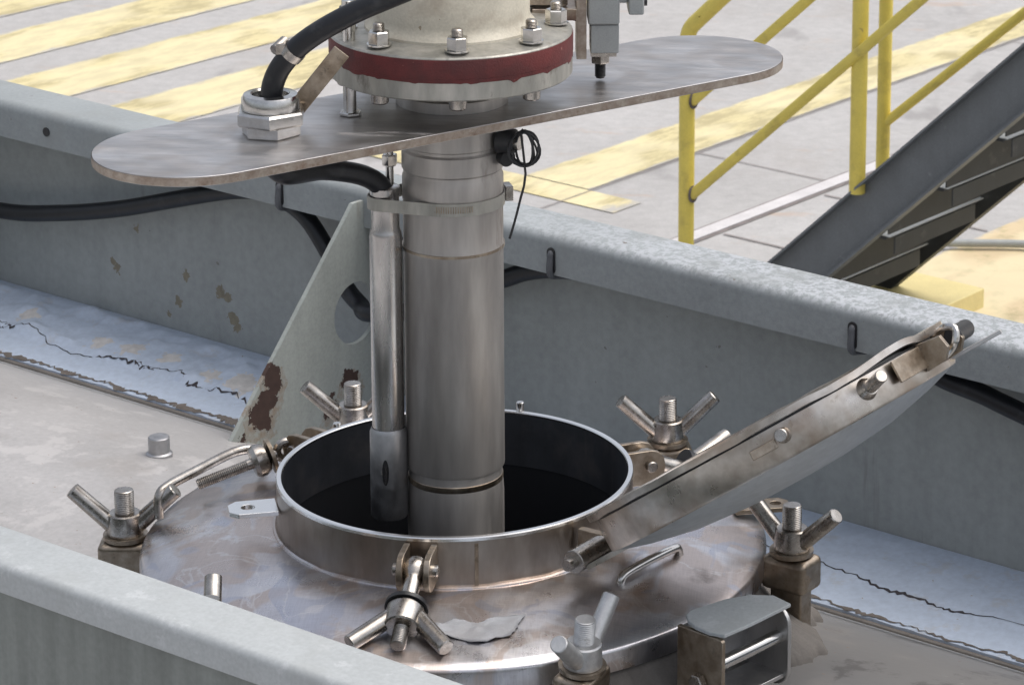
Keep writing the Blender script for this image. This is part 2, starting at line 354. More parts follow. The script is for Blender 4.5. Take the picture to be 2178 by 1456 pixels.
t = thing('wheel_stop', 'pale yellow block on the ground at the foot of the grey stairs', 'block', FG @ Matrix.Translation((-3.9, 7.0, 0)))
obj('block', MB().box((.075, -.24, .04), (.62, .35, .08)), M_blk, t, bev=.006)

# ------------------------------------------------------------------ access stairs (alongside the tank, climbing right)
st = thing('access_stairs', 'grey steel stairs with yellow pipe handrails beyond the tank wall', 'stairs', FG @ Matrix.Translation((-4.2, 6.0, 0)))
S = math.tan(math.radians(43.0)); FS = FT
def ztop(u): return -1.972 + (u + 3.839) * S
def stringer(v, depth, out):
    m = MB(); u0, u1 = -4.22, 1.2; w = .055
    def pl(u, off): return (u, ztop(u) - off)
    uf = lambda off: max(u0, -3.839 + (-2.335 + off + 1.972) / S)
    d = depth
    for (o0, o1, y0, y1) in ((0, d, 0, .008), (0, .011, .008, w), (d - .011, d, .008, w)):
        P = [(uf(o0), o0), (u1, o0), (u1, o1), (uf(o1), o1)]
        vs = [(u, v + out * y, ztop(u) - o) for y in (y0, y1) for u, o in P]
        m.add(vs, [(0, 1, 2, 3), (4, 7, 6, 5), (0, 4, 5, 1), (1, 5, 6, 2), (2, 6, 7, 3), (3, 7, 4, 0)])
    return m
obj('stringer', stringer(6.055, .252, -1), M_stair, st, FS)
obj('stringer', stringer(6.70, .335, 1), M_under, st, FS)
for k in range(-2, 16):
    zt = -1.819 + .2225 * k; ut = -3.379 + .2385 * k
    if zt - .07 < -2.34: continue
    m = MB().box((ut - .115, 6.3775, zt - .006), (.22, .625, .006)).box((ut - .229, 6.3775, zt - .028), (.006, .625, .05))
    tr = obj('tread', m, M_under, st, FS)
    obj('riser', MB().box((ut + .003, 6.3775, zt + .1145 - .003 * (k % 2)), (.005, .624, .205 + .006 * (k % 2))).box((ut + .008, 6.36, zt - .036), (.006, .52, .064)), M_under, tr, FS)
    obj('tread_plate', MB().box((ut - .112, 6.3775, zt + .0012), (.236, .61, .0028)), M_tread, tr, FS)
obj('post', MB().tube([(-4.227, 6.0, -2.338), (-4.227, 6.0, -1.27)] , .029, 20, 1), M_yel, st, FS)
zr0 = -1.16
obj('handrail', MB().tube([(-4.227, 6.0, -1.27), (-4.227, 6, -1.225), (-4.218, 6, -1.185), (-4.195, 6.0, -1.155), (-4.15, 6, -1.113), (-4.0, 6, -.973), (-2., 6, .892), (1.2, 6, 3.88)], .029, 20, 5), M_yel, st, FS)
for dz in (-1.80, -1.445): obj('rail', MB().tube([(-4.20, 6.0, dz), (1.2, 6.0, dz + 5.4 * S * .965)], .0195, 16, 0), M_yel, st, FS)
for u in (-3.488, -1.6, .3): obj('post', MB().tube([(u, 6.028, ztop(u) - .02), (u, 6.028, ztop(u) + 1.0)], .029, 20, 1), M_yel, st, FS)
for u in (-3.852, -1.9, .1): obj('post', MB().tube([(u, 6.72, ztop(u) - .1), (u, 6.72, ztop(u) + 1.0)], .026, 20, 1), M_yel, st, FS)
obj('rail', MB().tube([(-3.86, 6.72, -1.635), (1.2, 6.72, -1.635 + 5.06 * S * .93)], .0185, 16, 0), M_yel, st, FS)
for u, z, r in ((-4.196, -1.797, .0215), (-4.196, -1.442, .0215)): obj('weld_bead', MB().tube([(u, 6.0 + r * math.cos(q), z + r * 1.3 * math.sin(q)) for q in [2 * PI * k / 14 for k in range(14)]], .005, 8, 2, closed=True), M_grime, st, FS)
for u, v in ((-3.852, 6.72),): obj('post_plate', MB().box((u, v + .02, ztop(u) - .03), (.085, .012, .12)), M_yel, st, FS, bev=.002)
obj('handrail', MB().tube([(-3.852, 6.72, ztop(-3.852) + .99), (1.2, 6.72, ztop(1.2) + .99)], .026, 16, 0), M_yel, st, FS)

# ------------------------------------------------------------------ tank
tank = thing('tank', 'grey tank with a rectangular spill box of painted steel walls on its top', 'tank', FG)
def zb(v): return -.2 - 1.05 * (1 - math.sqrt(max(0, 1 - v * v / 1.21)))
m = MB(); n = 96; us = [-3.4, -3.3, -2, -1, 0, 1, 2.0, 2.5, 2.6]; sc_ = [.86, 1, 1, 1, 1, 1, 1, 1, .86]
vs = []; fs = []
for u, k in zip(us, sc_):
    for i in range(n):
        a = 2 * PI * i / n; vs.append((u, 1.1 * k * math.sin(a), -1.25 + 1.05 * k * math.cos(a)))
for i in range(len(us) - 1):
    for k in range(n): fs.append((i * n + k, i * n + (k + 1) % n, (i + 1) * n + (k + 1) % n, (i + 1) * n + k))
fs += [tuple(range(n)), tuple((len(us) - 1) * n + k for k in range(n))]
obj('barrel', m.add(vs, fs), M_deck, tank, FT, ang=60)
for u in (-2.6, 1.8): obj('saddle', MB().box((u, 0, -2.2), (.3, 1.7, .27)), M_wall, tank, FT)
U0, U1 = -3.1, 2.3
def arc(cx, cy, r, a0, a1, k=5): return [(cx + r * math.cos(math.radians(a0 + (a1 - a0) * i / k)), cy + r * math.sin(math.radians(a0 + (a1 - a0) * i / k))) for i in range(k + 1)]
t_ = .006
# far wall: upright sheet and folded rail
obj('spill_wall', MB().extrude([(.785, -.62), (.785, .085), (.791, .085), (.791, -.62)], U0, U1), M_wall, tank, FT)
lipo = arc(.786, .09, .010, 0, 90) + arc(.704, .082, .018, 90, 180, 6) + [(.686, .032)]
lipi = [(.691, .032)] + arc(.704, .082, .013, 180, 90, 6) + [(.778, .095), (.7915, .0865)]
obj('rail', MB().extrude(lipo + lipi, U0, U1), M_lip, tank, FT, ang=25, label='far rail folded over the wall top')
# near wall
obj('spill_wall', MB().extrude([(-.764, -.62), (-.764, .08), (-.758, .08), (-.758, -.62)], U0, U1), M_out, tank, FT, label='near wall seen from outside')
lipo = [(-.768, .062)] + arc(-.757, .089, .011, 180, 90) + [(-.70, .1006), (-.686, .1)] + arc(-.688, .09, .010, 90, 0) + [(-.678, .03)]
lipi = [(-.683, .03), (-.683, .089), (-.688, .0945), (-.757, .0945), (-.7635, .089), (-.7635, .062)]
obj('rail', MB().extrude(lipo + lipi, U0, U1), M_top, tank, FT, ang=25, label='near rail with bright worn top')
for u in (U0, U1): obj('end_wall', MB().box((u, .012, -.26), (.006, 1.545, .66)), M_wall, tank, FT)
# gutters
def zg(v): return -.326 + (v - .545) * .026 / .239 + .0006
def lump(u, v):
    e = 1 if u < -.9 else .3; f = min(1, (.784 - v) / .03)
    up = max(0, min(1, (v - .628 - .012 * mnoise.noise(Vector((u * 9, 3, 1)))) / .006 + .5))       # the layer above the crack has lifted
    w = mnoise.fractal(Vector((u * 15, v * 15, 2)), 1, 2, 4)
    return e * f * (.006 * up + .015 * max(0, w) * up + .004 * mnoise.noise(Vector((u * 38, v * 38, 5))) * (.3 + .7 * up))
vs = []; fs = []; nu, nv = 700, 30
for i in range(nu + 1):
    u = U0 + .004 + (U1 - U0 - .008) * i / nu
    for k in range(nv + 1):
        v = .545 + .239 * k / nv; vs.append((u, v + (.004 * mnoise.noise(Vector((u * 30, 1, 1))) if k == 0 else 0), zg(v) - .0006 + lump(u, v)))
    vs.append((u, .545, -.345))
for i in range(nu):
    for k in range(nv): fs.append((i * 32 + k, i * 32 + k + 1, (i + 1) * 32 + k + 1, (i + 1) * 32 + k))
    fs.append((i * 32, (i + 1) * 32, (i + 1) * 32 + 31, i * 32 + 31))
gp = obj('gutter_plate', MB().add(vs, fs), M_gut, tank, FT, ang=50)
obj('gutter_plate', MB().extrude([(-.545, -.332), (-.757, -.312), (-.757, -.318), (-.545, -.338)], U0 + .004, U1 - .004), M_gut, tank, FT)
def ribbon(pts, z0):
    vs = []; fs = []
    P = []
    for (u, v, w) in pts: P.append((u, v, w))
    Q = []
    for i in range(len(P) - 1):
        k = 7
        for j in range(k):
            t = j / k; Q.append([P[i][q] + (P[i + 1][q] - P[i][q]) * t for q in range(3)])
    Q.append(list(P[-1]))
    for i, q in enumerate(Q):
        if 0 < i < len(Q) - 1: q[1] += random.uniform(-.0035, .0035); q[2] *= random.uniform(.5, 1.5)
        vs += [(q[0], q[1] - q[2] / 2, z0(q[1] - q[2] / 2) + lump(q[0], q[1] - q[2] / 2)), (q[0], q[1] + q[2] / 2, z0(q[1] + q[2] / 2) + lump(q[0], q[1] + q[2] / 2))]
    for i in range(len(Q) - 1): fs.append((2 * i, 2 * i + 2, 2 * i + 3, 2 * i + 1))
    return MB().add(vs, fs)
obj('crack', ribbon([(-1.72, .632, .01), (-1.68, .635, .014), (-1.655, .632, .004), (-1.60, .64, .002), (-1.55, .625, .002), (-1.48, .612, .002), (-1.43, .622, .003), (-1.38, .632, .004), (-1.33, .63, .003), (-1.31, .632, .009), (-1.27, .638, .003), (-1.235, .645, .003), (-1.21, .635, .003), (-1.185, .625, .013), (-1.16, .625, .003), (-1.10, .63, .002), (-1.03, .62, .002), (-.97, .622, .002)], zg), M_crack, gp, FT)
obj('crack', ribbon([(-.1, .66, .002), (-.0, .655, .002), (.06, .648, .002), (.12, .652, .003), (.18, .648, .003), (.25, .64, .002), (.31, .628, .006), (.36, .632, .004), (.42, .625, .003), (.46, .628, .004), (.52, .64, .002), (.7, .63, .002)], zg), M_crack, gp, FT)
P = []; u = -1.75
while u < 1.2: P.append((u, .553 + random.uniform(-.004, .005), random.choice((.003, .005, .008, .014, .02)) * (1 if u < -.9 else .6))); u += random.uniform(.02, .06)
obj('grime_strip', ribbon(P, lambda v: zg(v) + .0008), M_grime, gp, FT)
obj('weld_seam', MB().tube([(U0 + .01, .540, -.3345), (-1.5, .541, -.334), (0, .540, -.3342), (U1 - .01, .540, -.3345)], .006, 8, 12), M_seal, gp, FT)
# sheet joint on the barrel
m = MB(); vs = []
for v0 in (.47,):
    vs = [(U0, v0, zb(v0) + .002), (U1, v0, zb(v0) + .002), (U1, v0 + .008, zb(v0 + .008) + .002), (U0, v0 + .008, zb(v0 + .008) + .002)]
    m.add(vs, [(0, 1, 2, 3)])
obj('sheet_joint', m, M_lip, tank, FT)
# ribs
def rib(u):
    out = [(.362, zb(.362) - .002), (.47, zb(.47) - .01), (.54, -.345), (.62, -.326), (.70, -.315), (.783, -.305), (.783, -.2), (.783, -.1), (.783, 0), (.783, .08), (.72, .08), (.689, .08), (.665, .03), (.60, -.005 + .0), (.5, -.1), (.43, -.17)]
    # slanted front edge: straight from foot to rail
    f0 = Vector((.362, zb(.362))); f1 = Vector((.645, .062))
    k = len(out)
    out = out[:11] + [(.70, .08), (.66, .08), tuple(f1)] + [tuple(f1 + (f0 - f1) * q) for q in (.25, .5, .75)]
    cx, cz = .662, -.115
    # order the hole by matching angles
    inn = []
    for x, z in out:
        a = math.atan2(z - cz, x - cx); inn.append((cx + .052 * math.cos(a), cz + .055 * math.sin(a)))
    # refine
    def fine(P, kk):
        Q = []
        for i in range(len(P)):
            a, b_ = Vector(P[i]), Vector(P[(i + 1) % len(P)])
            Q += [tuple(a + (b_ - a) * j / kk) for j in range(kk)]
        return Q
    out = fine(out, 4)
    inn = [(cx + .052 * math.cos(math.atan2(z - cz, x - cx)), cz + .055 * math.sin(math.atan2(z - cz, x - cx))) for x, z in out]
    M = Matrix(((0, 0, 1, u), (1, 0, 0, 0), (0, 1, 0, 0), (0, 0, 0, 1)))
    return MB().ring(out, inn, -.004, .004, M)
obj('rib', rib(-.82), M_guss, tank, FT, label='flaking rib plate with an oval hole')
obj('rib', rib(-1.93), M_wall, tank, FT)
# lifting stub on the deck
s_ = obj('stub', MB().lathe([(.021, -.012), (.021, .004), (.017, .006), (.017, .03), (.0155, .032)], (-.775, .165, zb(.165)), (0, 0, 1), 24), M_dull, tank, FT)
# collar under the cover
obj('collar', MB().lathe([(.428, -.42), (.428, -.1375), (.42, -.1375), (.42, -.42)], (0, 0, 0), (0, 0, 1), 128, closed=True), M_collar, tank, FR)
m = MB(); vs = []; fs = []; n = 220
for i in range(n):
    a = 2 * PI * i / n; d = Vector((math.cos(a), math.sin(a)))
    a = math.radians(-62 + 80 * i / (n - 1)); d = Vector((math.cos(a), math.sin(a)))
    q = Vector((math.cos(a) * 3, math.sin(a) * 3, .5)); wob = mnoise.fractal(q * 2.2, 1, 2, 5) * .03
    p = Vector((d.x, d.y, 0)); R_ = .515 + wob
    for r, dz in ((.429, .07), (.455, .045 + wob * .4), (R_ - .008, .016), (R_, .003), (R_ + .002, -.02)):
        x, y = d.x * r, d.y * r
        v = math.sin(YAW) * x + math.cos(YAW) * y
        vs.append((x, y, zb(v) + dz))
for i in range(n):
    for k in range(4): fs.append((i * 5 + k, i * 5 + k + 1, (i + 1) * 5 + k + 1, (i + 1) * 5 + k)) if i < n - 1 else None
obj('sealant_skirt', m.add(vs, fs), M_seal, tank, FR, ang=60)

# ------------------------------------------------------------------ manhole cover with the filling neck
cov = thing('manhole_cover', 'round stainless manhole cover with an open filling neck in its centre', 'cover', FR @ Matrix.Translation((0, 0, -.13)))
def zc(r): return -.104 + .032 * (1 - ((max(r, .25) - .25) / .187) ** 2.1)
prof = [(.244, zc(.25))] + [(.25 + .187 * k / 14, zc(.25 + .187 * k / 14)) for k in range(15)] + [(.4395, -.107), (.4405, -.111), (.4405, -.137), (.435, -.137), (.431, -.112), (.35, -.098), (.244, -.080)]
obj('dome', MB().lathe(prof, n=160, closed=True), M_cover, cov, FR, ang=40)
nk = obj('neck', MB().lathe([(.2455, -.002), (.25, -.002), (.25, -.075), (.256, -.0765), (.2465, -.0805), (.2455, -.0805)], n=160, closed=True), M_neck, cov, FR)
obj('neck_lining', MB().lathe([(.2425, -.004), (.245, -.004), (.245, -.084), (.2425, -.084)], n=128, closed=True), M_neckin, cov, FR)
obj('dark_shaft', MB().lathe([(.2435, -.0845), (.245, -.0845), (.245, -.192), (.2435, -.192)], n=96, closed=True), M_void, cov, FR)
obj('rim_edge', MB().lathe([(.2425, -.0035), (.2425, -.001), (.2435, .0005), (.2495, .0005), (.2505, -.001), (.2505, -.005)], n=160, closed=True), M_rimedge, cov, FR)
obj('weld_bead', MB().tube([(.253 * math.cos(2 * PI * k / 90), .253 * math.sin(2 * PI * k / 90), -.0735 + random.uniform(-.0008, .0008)) for k in range(90)], .0042, 8, 2, closed=True), M_cover, cov, FR)
obj('neck_seam', MB().box((.2505 * math.cos(math.radians(-76)), .2505 * math.sin(math.radians(-76)), -.04), (.005, .002, .062), None), M_lug, cov, FR)
def polar(phi, r=0., z=0.):
    a = math.radians(phi); return FR @ Matrix.Translation((r * math.cos(a), r * math.sin(a), z)) @ Matrix.Rotation(a, 4, 'Z')
def rrect(x0, x1, h, r, k=6):   # lug outline in (x, z): square at x0, round at x1
    return [(x0, -h), (x1 - r, -h)] + [(x1 - r + r * math.cos(a), 0 + h * math.sin(a)) for a in [(-90 + 180 * i / k) * PI / 180 for i in range(1, k)]] + [(x1 - r, h), (x0, h)]
for phi in (-93, 27, 147):
    for s in (-1, 1):
        M = polar(phi) @ Matrix(((1, 0, 0, 0), (0, 0, 1, s * .0185), (0, 1, 0, -.033), (0, 0, 0, 1)))
        obj('lug', MB().prism(rrect(.2508, .312, .026, .022), -.0045, .0045), M_lug, cov, M, bev=.0015)
    M = polar(phi)
    obj('pin', MB().cyl((.288, -.031, -.03), (.288, .031, -.03), .0085, ch=.0015), M_bolt, cov, M)
# tab plates
def tabplate(x0, x1, w, hx, hr, z0, z1):
    n = 32; out = []
    P = [(x1 - .012, -w), (x1, -w + .012), (x1, w - .012), (x1 - .012, w), (x0, w), (x0, -w)]
    per = []
    for i in range(6):
        a, b_ = Vector(P[i]), Vector(P[(i + 1) % 6]); per += [tuple(a + (b_ - a) * j / 6) for j in range(6)]
    inn = [(hx + hr * math.cos(math.atan2(y, x - hx)), hr * math.sin(math.atan2(y, x - hx))) for x, y in per]
    return MB().ring(per, inn, z0, z1)
obj('tab', tabplate(.2508, .318, .025, .291, .0095, -.036, -.029), M_rimedge, cov, polar(-163), bev=.001)
obj('tab', tabplate(.40, .482, .020, .462, .008, -.090, -.083), M_lug, cov, polar(14), bev=.001)
for phi, dz in ((76, .012), (140, .004)): obj('stop_pin', MB().cyl((.256, 0, -.03), (.256, 0, dz), .006, ch=.001), M_bright, cov, polar(phi))
# handles
obj('handle', MB().tube([(-.428, .022, -.092), (-.427, .024, -.062), (-.418, .042, -.052), (-.386, .105, -.050), (-.352, .172, -.050), (-.328, .194, -.052), (-.318, .200, -.062), (-.314, .203, -.09)], .0074, 14, 5), M_bolt, cov, FR)
obj('handle', MB().tube([(.250, -.206, -.084), (.253, -.203, -.070), (.262, -.190, -.066), (.288, -.150, -.065), (.316, -.108, -.066), (.322, -.099, -.071), (.324, -.095, -.086)], .0062, 14, 5), M_bright, cov, FR)
# hinge lugs for the lid
HP = -29.
for s in (-.055, .045): obj('hinge_lug', MB().prism(rrect(.2508, .302, .018, .016), -.006, .006), M_lug, cov, polar(HP) @ Matrix(((1, 0, 0, 0), (0, 0, 1, s), (0, 1, 0, -.03), (0, 0, 0, 1))), bev=.0015)
# cover hinge block at the front right
M = polar(-38)
def cheek(y, r):
    P = [(.488, -.068)] + arc(.567 - r, -.068 - r, r, 90, 0, 6) + arc(.567 - r, -.195 + r * 1.5, r, 0, -90, 6) + [(.488, -.205)]
    return MB().prism(P, -.0035, .0035, Matrix(((1, 0, 0, 0), (0, 0, 1, y), (0, 1, 0, 0), (0, 0, 0, 1))))
hb = obj('hinge_block', MB().box((.4915, .0, -.13), (.007, .128, .12)), M_dull, cov, M, bev=.002)
hb['label'] = 'open hinge bracket of the big cover'
obj('cheek', cheek(-.070, .006), M_lug, cov, M, bev=.0012)
obj('cheek', cheek(.064, .026), M_collar, cov, M, bev=.0018)
tp = [(.480, -.040), (.486, -.054), (.500, -.066), (.520, -.073), (.545, -.0745), (.566, -.068), (.568, -.02), (.566, .066), (.53, .072), (.505, .052), (.490, .02)]
obj('hinge_top', MB().prism(tp, -.0665, -.061), M_top, cov, M, bev=.0015)
obj('hinge_pin', MB().cyl((.548, -.067, -.112), (.548, .061, -.112), .0095, ch=.001), M_bright, cov, M)
obj('hinge_rib', MB().box((.53, .0, -.165), (.06, .126, .006)), M_collar, cov, M, bev=.001)
obj('hinge_bolt', MB().hexa((.530, -.0735, -.135), (.530, -.086, -.135), .012), M_bolt, cov, M)

tag(obj('liquid', MB().lathe([(0, -.189), (.243, -.189)], n=96), M_liq, None, FR), 'dark still liquid at the bottom of the open filling neck', 'liquid')

# ------------------------------------------------------------------ wing bolts round the cover
def thread(r, z0, z1, pitch=.0028):
    P = [(r - .0012, z0)]; z = z0
    while z < z1 - pitch: P += [(r, z + pitch * .3), (r, z + pitch * .5), (r - .0011, z + pitch)]; z += pitch
    return P + [(r - .0005, z1 - .001), (r - .0018, z1)]
def wingnut(parent, M=None, base=0., sub=True, wl=.073, wz=.066):
    w = obj('wing_nut', MB().lathe([(.0135, base), (.0255, base), (.026, base + .002), (.0235, base + .03), (.0215, base + .032), (.0135, base + .032)], n=36, M=M), M_bolt, parent)
    for s in (-1, 1):
        obj('wing', MB().cyl((s * .017, 0, base + .012), (s * wl, 0, base + wz), .0126, .0116, 18, .0014, M=M), M_bolt, w)
    return w
WB = thing('wing_bolt', 'wing bolt on the left of the round cover above a dark bracket', 'wing bolt', FR @ Matrix.Translation((.478 * math.cos(math.radians(177)), .478 * math.sin(math.radians(177)), -.122)) @ Matrix.Rotation(math.radians(4), 4, 'Z'), 'wing bolts round the manhole cover')
obj('stud', MB().lathe([(.0128, -.05), (.0128, .03)] + thread(.0138, .031, .070), n=28), M_bolt, WB)
wingnut(WB, None, .004)
obj('washer', MB().lathe([(.0135, -.003), (.031, -.003), (.0315, .0035), (.0135, .0035)], n=40, closed=True), M_lug, WB)
obj('bracket', MB().box((0, 0, -.03), (.074, .054, .05)), M_lug, WB, bev=.010, seg=4)
obj('bracket_foot', MB().box((0, 0, -.09), (.052, .03, .085)), M_lug, WB, bev=.003)
G_ = 'wing bolts round the manhole cover'
for phi, rot, tilt, lab in ((117, 15, (0, 0), 'wing bolt behind the filling neck beside the flaking rib plate'),
                      (55.5, 12, (0, 0), 'wing bolt behind the open hatch lid on the far right of the cover'),
                      (-3, -30, (0, 0), 'wing bolt on the right of the cover under the raised hatch lid'),
                      (-62.5, 68, (6, -4), 'pale wing bolt in front with one wing pointing at us'),
                      (-124, 98, (0, 0), 'wing bolt nearly hidden by the near wall, only a wing tip showing')):
    a = math.radians(phi)
    wb = dup(WB, FR @ Matrix.Translation((.478 * math.cos(a), .478 * math.sin(a), -.100)) @ Matrix.Rotation(math.radians(rot), 4, 'Z') @ Matrix.Rotation(math.radians(tilt[0]), 4, 'X') @ Matrix.Rotation(math.radians(tilt[1]), 4, 'Y'), lab, G_)
    if phi == -62.5:
        for o in C.objects:
            if (o.parent == wb or (o.parent and o.parent.parent == wb)) and not o.name.startswith(('bracket', 'washer')):
                o.data = o.data.copy(); o.data.materials[0] = M_pale

# ------------------------------------------------------------------ swing bolts on the neck forks
def swing_frame(phi, drop): return polar(phi, .288, -.03) @ Matrix.Rotation(math.radians(drop), 4, 'Y')
SB = thing('swing_bolt', 'swing bolt folded down in front of the neck with both wings showing', 'swing bolt', swing_frame(-93, 24), 'swing bolts folded away from the neck')
m = MB().lathe([(.0, -.019), (.010, -.0165), (.0165, -.010), (.019, 0), (.0165, .010), (.013, .015), (.0115, .02), (.0115, .075), (0, .075)], ax=(1, 0, 0), n=32)
obj('eye', m, M_bolt, SB)
obj('stud', MB().lathe(thread(.0105, .07, .135), ax=(1, 0, 0), n=24), M_bolt, SB)
MX = Matrix(((0, 0, 1, 0), (1, 0, 0, 0), (0, 1, 0, 0), (0, 0, 0, 1)))
wingnut(SB, MX, .072, True, .064, .062)
obj('washer', MB().lathe([(.012, .064), (.029, .064), (.029, .070), (.012, .070)], ax=(1, 0, 0), n=36, closed=True), M_dark, SB)
EB = thing('eye_bolt', 'bare eye bolt without wings lying left of the neck beside a bent handle', 'eye bolt', FR @ Matrix.Translation((-.268, .148, -.034)) @ Matrix.Rotation(math.radians(205), 4, 'Z') @ Matrix.Rotation(math.radians(15), 4, 'Y'), 'swing bolts folded away from the neck')
obj('eye', MB().tube([(.0135 * math.cos(2 * PI * k / 16), 0, .0135 * math.sin(2 * PI * k / 16)) for k in range(16)], .0062, 10, 2, closed=True).cyl((.015, 0, 0), (.06, 0, 0), .0082), M_bolt, EB)
obj('stud', MB().lathe(thread(.0082, .05, .136), ax=(1, 0, 0), n=24), M_bolt, EB)
obj('nut', MB().lathe([(.0, .026), (.012, .026), (.021, .030), (.0245, .038), (.0245, .046), (.020, .052), (.0, .053)], ax=(1, 0, 0), n=36), M_bolt, EB)
obj('washer', MB().lathe([(.010, .020), (.026, .020), (.026, .0255), (.010, .0255)], ax=(1, 0, 0), n=36, closed=True), M_lug, EB)
dup(SB, swing_frame(27, 20) @ Matrix.Rotation(math.radians(60), 4, 'X'), 'swing bolt folded down behind the open hatch lid', 'swing bolts folded away from the neck')

# ------------------------------------------------------------------ open hatch lid
ph, al = math.radians(HP), math.radians(35)
r_ = Vector((math.cos(ph), math.sin(ph), 0)); Zv = Vector((0, 0, 1)); tv = Vector((-math.sin(ph), math.cos(ph), 0))
pv = r_ * math.cos(al) + Zv * math.sin(al); mv = -r_ * math.sin(al) + Zv * math.cos(al)
Hc = r_ * .288 + Vector((0, 0, -.03))
ML = FR @ Matrix(((tv.x, pv.x, mv.x, Hc.x), (tv.y, pv.y, mv.y, Hc.y), (tv.z, pv.z, mv.z, Hc.z), (0, 0, 0, 1)))
lid = thing('hatch_lid', 'open round hatch lid leaning away from the neck on its hinge', 'lid', ML)
LR = .258; LC = (0, LR + .045, -.012); LT = .046
obj('outer_shell', MB().lathe([(0, -.036), (.08, -.034), (.15, -.027), (.21, -.014), (.243, -.004), (LR - .004, .001), (LR - .003, .006), (.2, -.004), (0, -.026)], LC, n=120), M_lidout, lid, ang=50)
obj('skirt', MB().lathe([(LR, .0005), (LR + .002, .004), (LR + .002, LT), (LR - .003, LT), (LR - .003, .0065)], LC, n=120, closed=True), M_lid, lid)
vs = []; fs = []; n = 160
for i in range(n):
    a = 2 * PI * i / n; q = Vector((math.cos(a) * 2.2, math.sin(a) * 2.2, 4)); w0 = mnoise.noise(q); w1 = mnoise.noise(q * 2.5 + Vector((5, 1, 2)))
    ro = LR + .008 + .004 * w0; dz = .0025 * w0 + .002 * w1 + (.006 if abs(math.degrees(a) - 100) < 14 else 0) * math.cos(math.radians((math.degrees(a) - 100) * 6.4))
    for r, z in ((LR - .03, LT + .003), (ro, LT + .003 + dz), (ro + .0008, LT + .012 + dz), (LR - .03, LT + .011)): vs.append((LC[0] + r * math.cos(a), LC[1] + r * math.sin(a), LC[2] + z))
for i in range(n):
    for k in range(4): fs.append((4 * i + k, 4 * i + (k + 1) % 4, 4 * ((i + 1) % n) + (k + 1) % 4, 4 * ((i + 1) % n) + k))
obj('rim_ring', MB().add(vs, fs), M_lid, lid)
obj('gasket', MB().lathe([(LR - .022, LT + .0002), (LR - .004, LT + .0002), (LR - .004, LT + .0028), (LR - .022, LT + .0028)], LC, n=120, closed=True), M_dark, lid)
def onskirt(deg): a = math.radians(deg); return Matrix.Translation((LC[0] + LR * math.cos(a), LC[1] + (LR + .002) * math.sin(a), LC[2] + .03)) @ Matrix.Rotation(a, 4, 'Z')
def lidpart(name, mb, m, deg, **k): return obj(name, mb, m, lid, WM[lid] @ onskirt(deg), **k)
lidpart('stud', MB().cyl((.0, 0, 0), (.012, 0, 0), .015, .010).cyl((.011, 0, 0), (.046, 0, .006), .0085, ch=.001), M_bolt, 113)
lidpart('stud', MB().lathe([(.0, .004), (.008, .004), (.011, .0)], ax=(1, 0, 0), n=24).cyl((.0, 0, 0), (.018, .004, .002), .0085, ch=.001), M_bolt, 141)
lidpart('weld_mark', MB().box((.0015, .03, -.004), (.003, .036, .012)), M_lug, 141, bev=.001)
for s in (-1, 1): lidpart('latch_lug', MB().prism([(0, -.020), (.030, -.018), (.042, -.004), (.038, .014), (0, .018)], -.004, .004, Matrix(((1, 0, 0, 0), (0, 0, 1, s * .026), (0, 1, 0, 0), (0, 0, 0, 1)))), M_lug, 82, bev=.001)
lidpart('latch_handle', MB().cyl((.03, -.046, .004), (.03, .030, .004), .0125, ch=.002), M_dark, 72)
lidpart('latch_tab', MB().box((.032, 0, -.022), (.08, .034, .005)), M_collar, 58, bev=.001)
lidpart('latch_clip', MB().tube([(.012, .034, -.014), (.034, .040, -.006), (.044, .036, .012), (.030, .030, .020), (.012, .01, .018)], .005, 10, 4), M_bright, 74)
lidpart('skirt_plate', MB().box((.004, .0, -.0), (.004, .10, .030)), M_lug, 92, bev=.001)
kn = obj('hinge_knuckle', MB().cyl((-.125, 0, 0), (-.035, 0, 0), .0165, ch=.001).cyl((.0, 0, 0), (.035, 0, 0), .0165, ch=.001), M_bolt, lid)
obj('hinge_strap', MB().prism([(-.115, .008), (.055, .008), (.085, .08), (.06, .11), (-.06, .11), (-.10, .07)], -.019, -.012), M_lid, lid)
obj('hinge_rod', MB().cyl((-.14, 0, 0), (.07, 0, 0), .008), M_bolt, lid)

# ------------------------------------------------------------------ scrap of film on the cover
vs = []; fs = []; a0 = [(.02, -.352), (.05, -.338), (.075, -.343), (.10, -.325), (.135, -.318), (.128, -.345), (.122, -.365), (.08, -.385), (.045, -.38), (.015, -.372)]
c0 = (.075, -.352)
def zf(x, y): return zc(math.hypot(x, y)) + .0015 + .009 * abs(mnoise.noise(Vector((x * 38, y * 38, 3))))
K = 6
for k in range(1, K + 1):
    for i in range(40):
        f = i / 40 * len(a0); j = int(f); t = f - j; p = Vector(a0[j]).lerp(Vector(a0[(j + 1) % len(a0)]), t); q = Vector(c0).lerp(p, k / K)
        if k == K: q += Vector((random.uniform(-.002, .002), random.uniform(-.002, .002)))
        vs.append((q.x, q.y, zf(q.x, q.y)))
vs.append((*c0, zf(*c0)))
for k in range(K - 1):
    for i in range(40): fs.append((k * 40 + i, k * 40 + (i + 1) % 40, (k + 1) * 40 + (i + 1) % 40, (k + 1) * 40 + i))
fs += [(240, i, (i + 1) % 40) for i in range(40)]
o = obj('film_scrap', MB().add(vs, fs), M_tag, None, FR, ang=80)
md = o.modifiers.new('solid', 'SOLIDIFY'); md.thickness = .0006
tag(o, 'torn grey scrap of film stuck to the cover in front of the neck', 'scrap')

